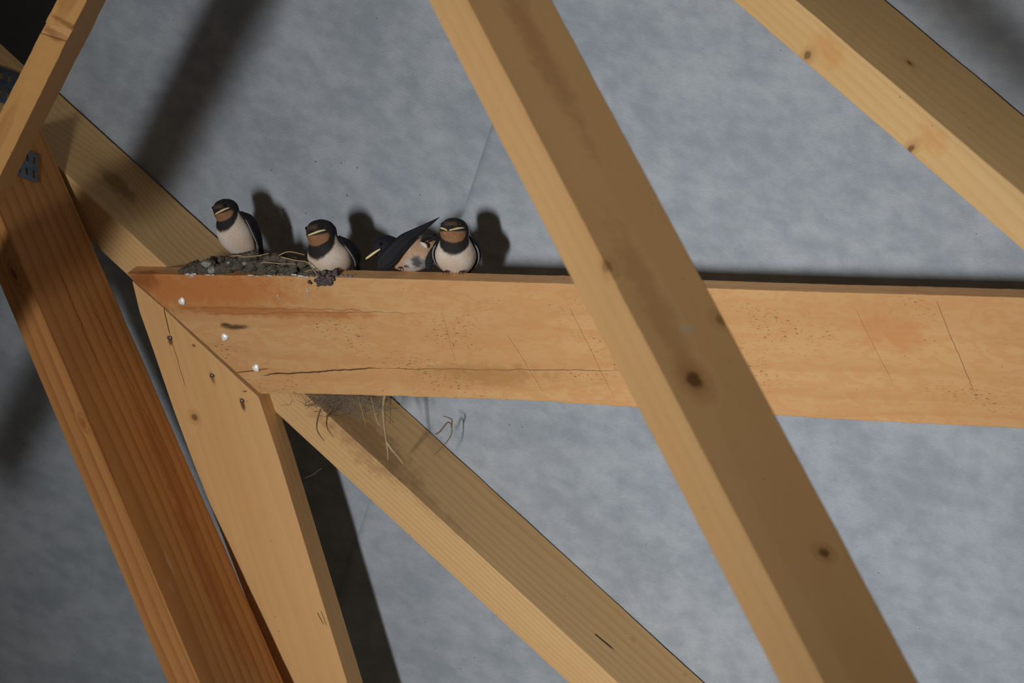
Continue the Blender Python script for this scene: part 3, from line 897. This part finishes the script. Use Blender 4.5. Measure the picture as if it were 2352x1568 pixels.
def bird(name, foot_px, label, yaw, roll, head_yaw, head_pitch, squat=1.0, wide=1.0, scale=1.0, back=.010, feet=True, wing_sides=(-1, 1), seed=0, feet_x=(-17, 17), band=1.0, lift=0.0, wing_out=3.0, head_tilt=0.0):
    base = top_pt(foot_px, back) + Vector((0, lift * PXM, 0))
    s = PXM * scale
    # camera-aligned frame: local x = image right, y = away from the viewer, z = image up
    mtx = frame(base, Vector((1, 0, 0)), Vector((0, 0, -1)), Vector((0, 1, 0)))
    root = empty(name, mtx)
    tag(root, label, 'bird', 'swallows perched on the horizontal board')
    zq = lambda z: z * squat if z < 84 else z - 84 * (1 - squat)
    st = [(62, -2, .5, .5), (58, 0, 9, 6), (42, 13, 22, 15), (24, 29, 36 * wide, 27), (8, 49, 44 * wide, 37), (-5, 70, 44 * wide, 39), (-11, 90, 38 * (wide * .5 + .5), 33), (-13, 104, 32, 30),
          (-15, 117, 32.5, 32), (-16, 129, 31.5, 32), (-15, 140, 25.5, 26), (-14, 147, 15.5, 16), (-13.5, 150.5, .5, .5)]
    st = [(y, zq(z), a, b) for (y, z, a, b) in st]
    raw, faces = ring_loft(st)
    pivot = Vector((0, -10, zq(104)))
    Ry = Matrix.Rotation(math.radians(-yaw), 3, 'Z')
    Rr = Matrix.Rotation(math.radians(roll), 3, 'Y')
    z0, z1 = zq(92), zq(116)
    def pose(p, w=None):
        w = sstep(z0, z1, p.z) if w is None else w
        R = Matrix.Rotation(math.radians(head_tilt) * w, 3, 'Y') @ Matrix.Rotation(math.radians(-head_yaw) * w, 3, 'Z') @ Matrix.Rotation(math.radians(head_pitch) * w, 3, 'X')
        p = pivot + R @ (p - pivot)
        p = Rr @ (Ry @ p)
        return p * s
    verts, cols = [], []
    for (p, t, ph) in raw:
        a = abs(ph) / math.pi * 180
        nz = mnoise.noise(p * .09 + Vector((seed * 9, 0, 0))) * .22 + mnoise.noise(p * .28 + Vector((seed * 9, 0, 0))) * .16
        back_f = sstep(98, 108, a + nz * 40)
        lo = 5.35 + 1.9 * (a / 95) ** 2 + nz * .3                # breast band limits, by station
        hi = 6.5 + 1.15 * (a / 70) ** 2 + nz * .4
        c = lerp(CREAM, CREAM2, sstep(.0, 1.0, .5 + 1.6 * mnoise.noise(p * .03 + Vector((seed * 5, 2, 0)))))
        c = lerp(c, BUFF, .55 * sstep(40, 88, a) * sstep(6.2, 3.0, t))
        c = lerp(c, BUFF, .5 * sstep(2.4, 1.0, t))
        c = lerp(c, DARK, back_f)
        bandf = sstep(lo - .12, lo + .12, t)
        c = lerp(c, DARK2 if a < 95 else DARK, bandf * band + (1 - band) * 0)
        thr = sstep(hi - .1, hi + .1, t) * sstep(8.62, 8.42, t + .0018 * a) * sstep(78, 64, a + nz * 30)
        c = lerp(c, lerp(RUFOUS, (.36, .22, .12), sstep(.0, .5, nz + .1)), thr)
        fore = sstep(9.15, 9.3, t) * sstep(10.1, 9.7, t) * sstep(40, 24, a)
        c = lerp(c, FORE, fore * .8)
        verts.append(pose(p)); cols.append(c)
    m = MB(); m.add(verts, faces, cols); m.build('body', plum, root)
    hp = lambda x, y, z: pose(Vector((x, y, zq(z))), 1.0)
    # beak: short and broad, dark, hooked a little downwards
    m = MB()
    sec = [(-43, 128.5, 11, 4.5), (-50, 127.3, 8.5, 4), (-56, 125.5, 5, 3), (-60, 123.6, 1.6, 1.4), (-61, 123, .3, .3)]
    vs_, fs, n = [], [], 14
    for (y, z, rx, rz) in sec:
        for k in range(n):
            q = 2 * math.pi * k / n
            vs_.append(hp(rx * math.cos(q), y, z + rz * math.sin(q)))
    for i in range(len(sec) - 1):
        for k in range(n):
            fs.append((i * n + k, i * n + (k + 1) % n, (i + 1) * n + (k + 1) % n, (i + 1) * n + k))
    fs.append(tuple(range(n)))
    m.add(vs_, fs); m.build('beak', beak_m, root)
    # pale gape flange along both sides of the mouth
    for sd in (-1, 1):
        g = [(2.5 * sd, -58.5, 122.8), (7 * sd, -54, 124.0), (12 * sd, -47.5, 125.4), (19 * sd, -42, 127.0), (25.5 * sd, -34, 127.6), (28 * sd, -29, 127)]
        pts = catmull([tuple(hp(*q)) for q in g], 4)
        rr = [s * (.9 + 1.5 * math.sin(math.pi * min(1, (k + 2) / (len(pts) + 2)))) for k in range(len(pts))]
        m = MB(); m.tube(pts, rr, 8); m.build('gape', gape_m, root)
        m = MB(); m.ball(hp(21.0 * sd, -34.8, 136.0), 4.3 * s, 14, 10); m.build('eye', eye_m, root)
    # wings
    bp = lambda x, y, z: pose(Vector((x, y, zq(z))), 0.0)
    for sd in wing_sides:
        wl = [(27, 2, 108, 7, 4), (40 * wide + wing_out, 10, 90, 17, 6), (44 * wide + wing_out, 22, 62, 20, 7), (36 * wide + wing_out, 40, 36, 18, 6), (26, 58, 12, 13, 4.5), (17, 76, -12, 8, 3), (12, 90, -30, 3, 1.5), (10, 96, -38, .4, .4)]
        cs = catmull(wl, 5)
        vs_, cl, fs, n = [], [], [], 18
        for i, q in enumerate(cs):
            a, b = Vector(cs[max(i - 1, 0)][:3]), Vector(cs[min(i + 1, len(cs) - 1)][:3])
            t = (b - a).normalized()
            outw = Vector((1, .15, .1)); outw = (outw - t * outw.dot(t)).normalized()
            wd = t.cross(outw).normalized()
            if wd.y > 0: wd = -wd                             # points to the belly side
            for k in range(n):
                ph = 2 * math.pi * k / n
                v = Vector(q[:3]) + wd * (math.cos(ph) * q[3]) + outw * (math.sin(ph) * q[4])
                v.x *= sd
                vs_.append(bp(*v))
                e = math.cos(ph)
                c = lerp(DARK, (.016, .015, .018), .5 + .5 * math.sin(i * 1.3))
                if e > .94 and .12 < i / len(cs) < .62: c = (.30, .29, .29)
                cl.append(c)
        for i in range(len(cs) - 1):
            for k in range(n):
                fs.append((i * n + k, i * n + (k + 1) % n, (i + 1) * n + (k + 1) % n, (i + 1) * n + k))
        fs.append(tuple(range(n))); fs.append(tuple((len(cs) - 1) * n + k for k in range(n)))
        m = MB(); m.add(vs_, fs, cl); m.build('wing', wing_m, root)
    # forked tail
    m = MB()
    for sd in (-1, 1):
        tp = [(5 * sd, 56, 2), (8 * sd, 74, -14), (12 * sd, 92, -32), (15 * sd, 104, -46)]
        pts = catmull([tuple(bp(*q)) for q in tp], 4)
        m.tube(pts, [s * (6.5 - 5.5 * k / len(pts)) for k in range(len(pts))], 8, DARK, .35)
    m.build('tail', wing_m, root)
    if feet:
        for fx in feet_x:
            m = MB()
            a0 = Vector((fx, 2, 16)); a1 = Vector((fx + 1, -6, 4.5))
            m.tube([a0 * s, (a0 + a1) * .5 * s, a1 * s], [3.2 * s, 2.4 * s, 2.4 * s], 8)
            for j, (dx, dy) in enumerate(((-8, -9), (-1, -12), (6, -10))):
                t1 = a1 + Vector((dx * .45, dy * .5, 1.5)); t2 = a1 + Vector((dx * .85, dy * .9, -.5)); t3 = a1 + Vector((dx, dy * 1.15, -5.5))
                pts = catmull([tuple(q * s) for q in (a1, t1, t2, t3)], 4)
                m.tube(pts, [s * (2.3 - 1.6 * k / len(pts)) for k in range(len(pts))], 7)
            b1 = a1 + Vector((0, 9, -1))
            m.tube([a1 * s, b1 * s], [2.0 * s, 1.0 * s], 7)
            m.build('foot', foot_m, root)
    return root

bird('swallow', 535, 'leftmost swallow, sitting tallest on the mud nest and leaning left', 38, -10, 4, 10, squat=1.16, scale=.92, back=.019, feet=False, seed=1, lift=19, wide=1.04)
bird('swallow', 744, 'second swallow from the left, squatting beside the nest above the dark clump', 36, -6, 8, 6, squat=.56, scale=1.08, back=.019, seed=2, feet_x=(4, 40), wide=1.10)
bird('swallow', 1023, 'rightmost swallow, upright with its face and cream breast turned to the viewer', 6, 0, 12, 2, squat=.72, scale=1.0, back=.028, seed=3, wide=1.04, feet_x=(-21, 15), lift=-4)

# ---- third swallow: rump towards the viewer, head low on the left, wing raised to the right
def preening():
    base = top_pt(918, .017)
    u0, v0 = W / 2 + base.x / -base.z * F, H / 2 - base.y / -base.z * F
    mtx = frame(base, Vector((1, 0, 0)), Vector((0, 0, -1)), Vector((0, 1, 0)))
    root = empty('swallow', mtx)
    tag(root, 'third swallow from the left, bent over preening with one dark wing raised', 'bird', 'swallows perched on the horizontal board')
    s = PXM
    q = lambda u, v, y=0.0: Vector(((u - u0) * s, y * s, (v0 - v) * s))
    # spine: (u, v, y, r_vertical, r_depth)
    sp = [(858, 583, -2, .4, .4), (861, 580, -2, 8, 8), (870, 571, 0, 20, 18), (882, 567, 2, 27, 24), (896, 572, 5, 29, 27), (914, 584, 9, 33, 31), (936, 587, 9, 37, 34), (958, 583, 4, 38, 34),
          (976, 572, -1, 33, 28), (990, 561, -4, 20, 18), (1000, 553, -4, 9, 8), (1004, 550, -4, .4, .4)]
    cs = catmull(sp, 6); n = 40
    vs_, cl, fs = [], [], []
    for i, c in enumerate(cs):
        a, b = cs[max(i - 1, 0)], cs[min(i + 1, len(cs) - 1)]
        t = (q(*b[:3]) - q(*a[:3])).normalized()
        up = Vector((0, 0, 1)); up = (up - t * up.dot(t)).normalized()
        dp = t.cross(up)
        if dp.y > 0: dp = -dp                                 # towards the viewer
        for k in range(n):
            ph = 2 * math.pi * k / n
            p = q(*c[:3]) + up * (math.cos(ph) * c[3] * s) + dp * (math.sin(ph) * c[4] * s)
            if p.z < .0: p.z = 0
            vs_.append(p)
            U, V = p.x / s + u0, v0 - p.z / s
            nz = mnoise.noise(Vector((U * .05, V * .05, p.y / s * .05))) * 10 + mnoise.noise(Vector((U * .17, V * .17, 3))) * 7
            col = DARK
            if c[0] < 905:                                    # head
                ln = V - (592 - (U - 840) * .42)               # below the gape line
                thr = sstep(3, 7, ln + nz * .3) * sstep(893, 878, U + nz * .4)
                col = lerp(DARK, (.34, .20, .085), thr * (1 if math.sin(ph) > -.2 else 0))
            else:
                belly = sstep(905, 915, U + nz) * (1 if math.sin(ph) > -.35 else 0)
                body = lerp((.47, .29, .17), (.54, .37, .25), sstep(-6, 8, nz))
                wt = sstep(588, 598, V + nz) * sstep(925, 936, U) * sstep(985, 972, U + nz)
                body = lerp(body, (.50, .50, .50), wt * .8)
                bl = sstep(15, 6, math.hypot((U - 957) * .9, (V - 600)) + nz * .8)
                body = lerp(body, (.035, .04, .05), bl * .9)
                gy = sstep(962, 970, U + nz) * sstep(594, 602, V)
                body = lerp(body, (.16, .17, .18), gy * .7)
                col = lerp(DARK, body, belly)
            cl.append(col)
    for i in range(len(cs) - 1):
        for k in range(n):
            fs.append((i * n + k, i * n + (k + 1) % n, (i + 1) * n + (k + 1) % n, (i + 1) * n + k))
    fs.append(tuple(range(n))); fs.append(tuple((len(cs) - 1) * n + k for k in range(n)))
    m = MB(); m.add(vs_, fs, cl); m.build('body', plum, root)
    # near wing, folded blade rising to the upper right
    def blade(path, name, seg=20):
        c2 = catmull(path, 6)
        vs_, cl, fs = [], [], []
        for i, c in enumerate(c2):
            a, b = c2[max(i - 1, 0)], c2[min(i + 1, len(c2) - 1)]
            t = (q(*b[:3]) - q(*a[:3])).normalized()
            out = Vector((0, -1, 0)); out = (out - t * out.dot(t)).normalized()
            wd = t.cross(out)
            for k in range(seg):
                ph = 2 * math.pi * k / seg
                vs_.append(q(*c[:3]) + wd * (math.cos(ph) * c[3] * s) + out * (math.sin(ph) * c[4] * s))
                g = .5 + .5 * math.sin(math.cos(ph) * 9)
                cl.append(lerp(DARK, (.026, .025, .028), g) if name == 'wing' else lerp((.02, .02, .022), (.055, .055, .06), g))
        for i in range(len(c2) - 1):
            for k in range(seg):
                fs.append((i * seg + k, i * seg + (k + 1) % seg, (i + 1) * seg + (k + 1) % seg, (i + 1) * seg + k))
        fs.append(tuple(range(seg))); fs.append(tuple((len(c2) - 1) * seg + k for k in range(seg)))
        m = MB(); m.add(vs_, fs, cl); return m.build(name, wing_m, root)
    blade([(868, 617, -26, 2, 2), (878, 608, -28, 15, 6), (894, 592, -31, 21, 8), (912, 573, -32, 19, 8), (931, 554, -30, 17, 7), (951, 539, -24, 12, 5), (973, 524, -17, 7, 4), (993, 511, -10, 3.5, 2.5), (1009, 500, -6, .4, .4)], 'wing')
    blade([(992, 556, -8, 2, 2), (992, 572, -20, 9, 3), (988, 590, -24, 10, 3.5), (985, 606, -24, 9, 3.5), (984, 619, -22, 5, 2)], 'wing')
    # dark tail feathers on top of the rump
    m = MB()
    for (a, b, c, r) in [((968, 556), (982, 543), (1000, 541), 7), ((976, 553), (990, 544), (1010, 553), 6), ((984, 556), (998, 549), (1012, 560), 5)]:
        pts = catmull([tuple(q(*a, -22)), tuple(q(*b, -26)), tuple(q(*c, -22))], 6)
        m.tube(pts, [s * (r * (.5 + .9 * math.sin(math.pi * (k + 1) / (len(pts) + 2)))) for k in range(len(pts))], 10, (.020, .018, .018), .5)
    m.build('tail', wing_m, root)
    m = MB()
    pts = catmull([tuple(q(966, 558, -32)), tuple(q(976, 564, -34)), tuple(q(981, 571, -33))], 5)
    m.tube(pts, [s * 4.2 * math.sin(math.pi * (k + 1) / (len(pts) + 1)) + s * .6 for k in range(len(pts))], 8)
    o = m.build('down_tuft', plain('white_down', (.62, .60, .57), .9), root)
    # beak, gape, eye
    m = MB()
    sec = [(866, 581, 9, 9), (856, 588, 6, 7), (847, 593, 3.4, 4.5), (839, 597.5, 1.2, 1.4), (837, 598.5, .3, .3)]
    vs_, fs, nn_ = [], [], 12
    ax = (q(837, 598.5) - q(866, 581)).normalized(); sd = Vector((0, 1, 0)); upv = ax.cross(sd)
    for (U, V, ru, rd) in sec:
        for k in range(nn_):
            ph = 2 * math.pi * k / nn_
            vs_.append(q(U, V, -3) + upv * (math.cos(ph) * ru * .55 * s) + sd * (math.sin(ph) * rd * s))
    for i in range(len(sec) - 1):
        for k in range(nn_):
            fs.append((i * nn_ + k, i * nn_ + (k + 1) % nn_, (i + 1) * nn_ + (k + 1) % nn_, (i + 1) * nn_ + k))
    fs.append(tuple(range(nn_)))
    m.add(vs_, fs); m.build('beak', beak_m, root)
    m = MB()
    pts = catmull([tuple(q(842, 594.5, -7)), tuple(q(852, 587.5, -13)), tuple(q(863, 580, -19)), tuple(q(875, 572.5, -24))], 6)
    m.tube(pts, [s * (1.1 + 1.9 * math.sin(math.pi * (k + 4) / (len(pts) + 5))) for k in range(len(pts))], 8)
    m.build('gape', gape_m, root)
    m = MB(); m.ball(q(874.5, 561, -21), 4.4 * s, 14, 10); m.build('eye', eye_m, root)
    m = MB()
    for (du, dv) in ((-7, 3), (-1, 6), (5, 4)):
        pts = catmull([tuple(q(922, 615, -34)), tuple(q(922 + du * .6, 614 + dv * .2, -40)), tuple(q(922 + du, 618 + dv * .6, -43))], 5)
        m.tube(pts, [s * (2.2 - 1.3 * k / len(pts)) for k in range(len(pts))], 7)
    m.build('foot', foot_m, root)
preening()
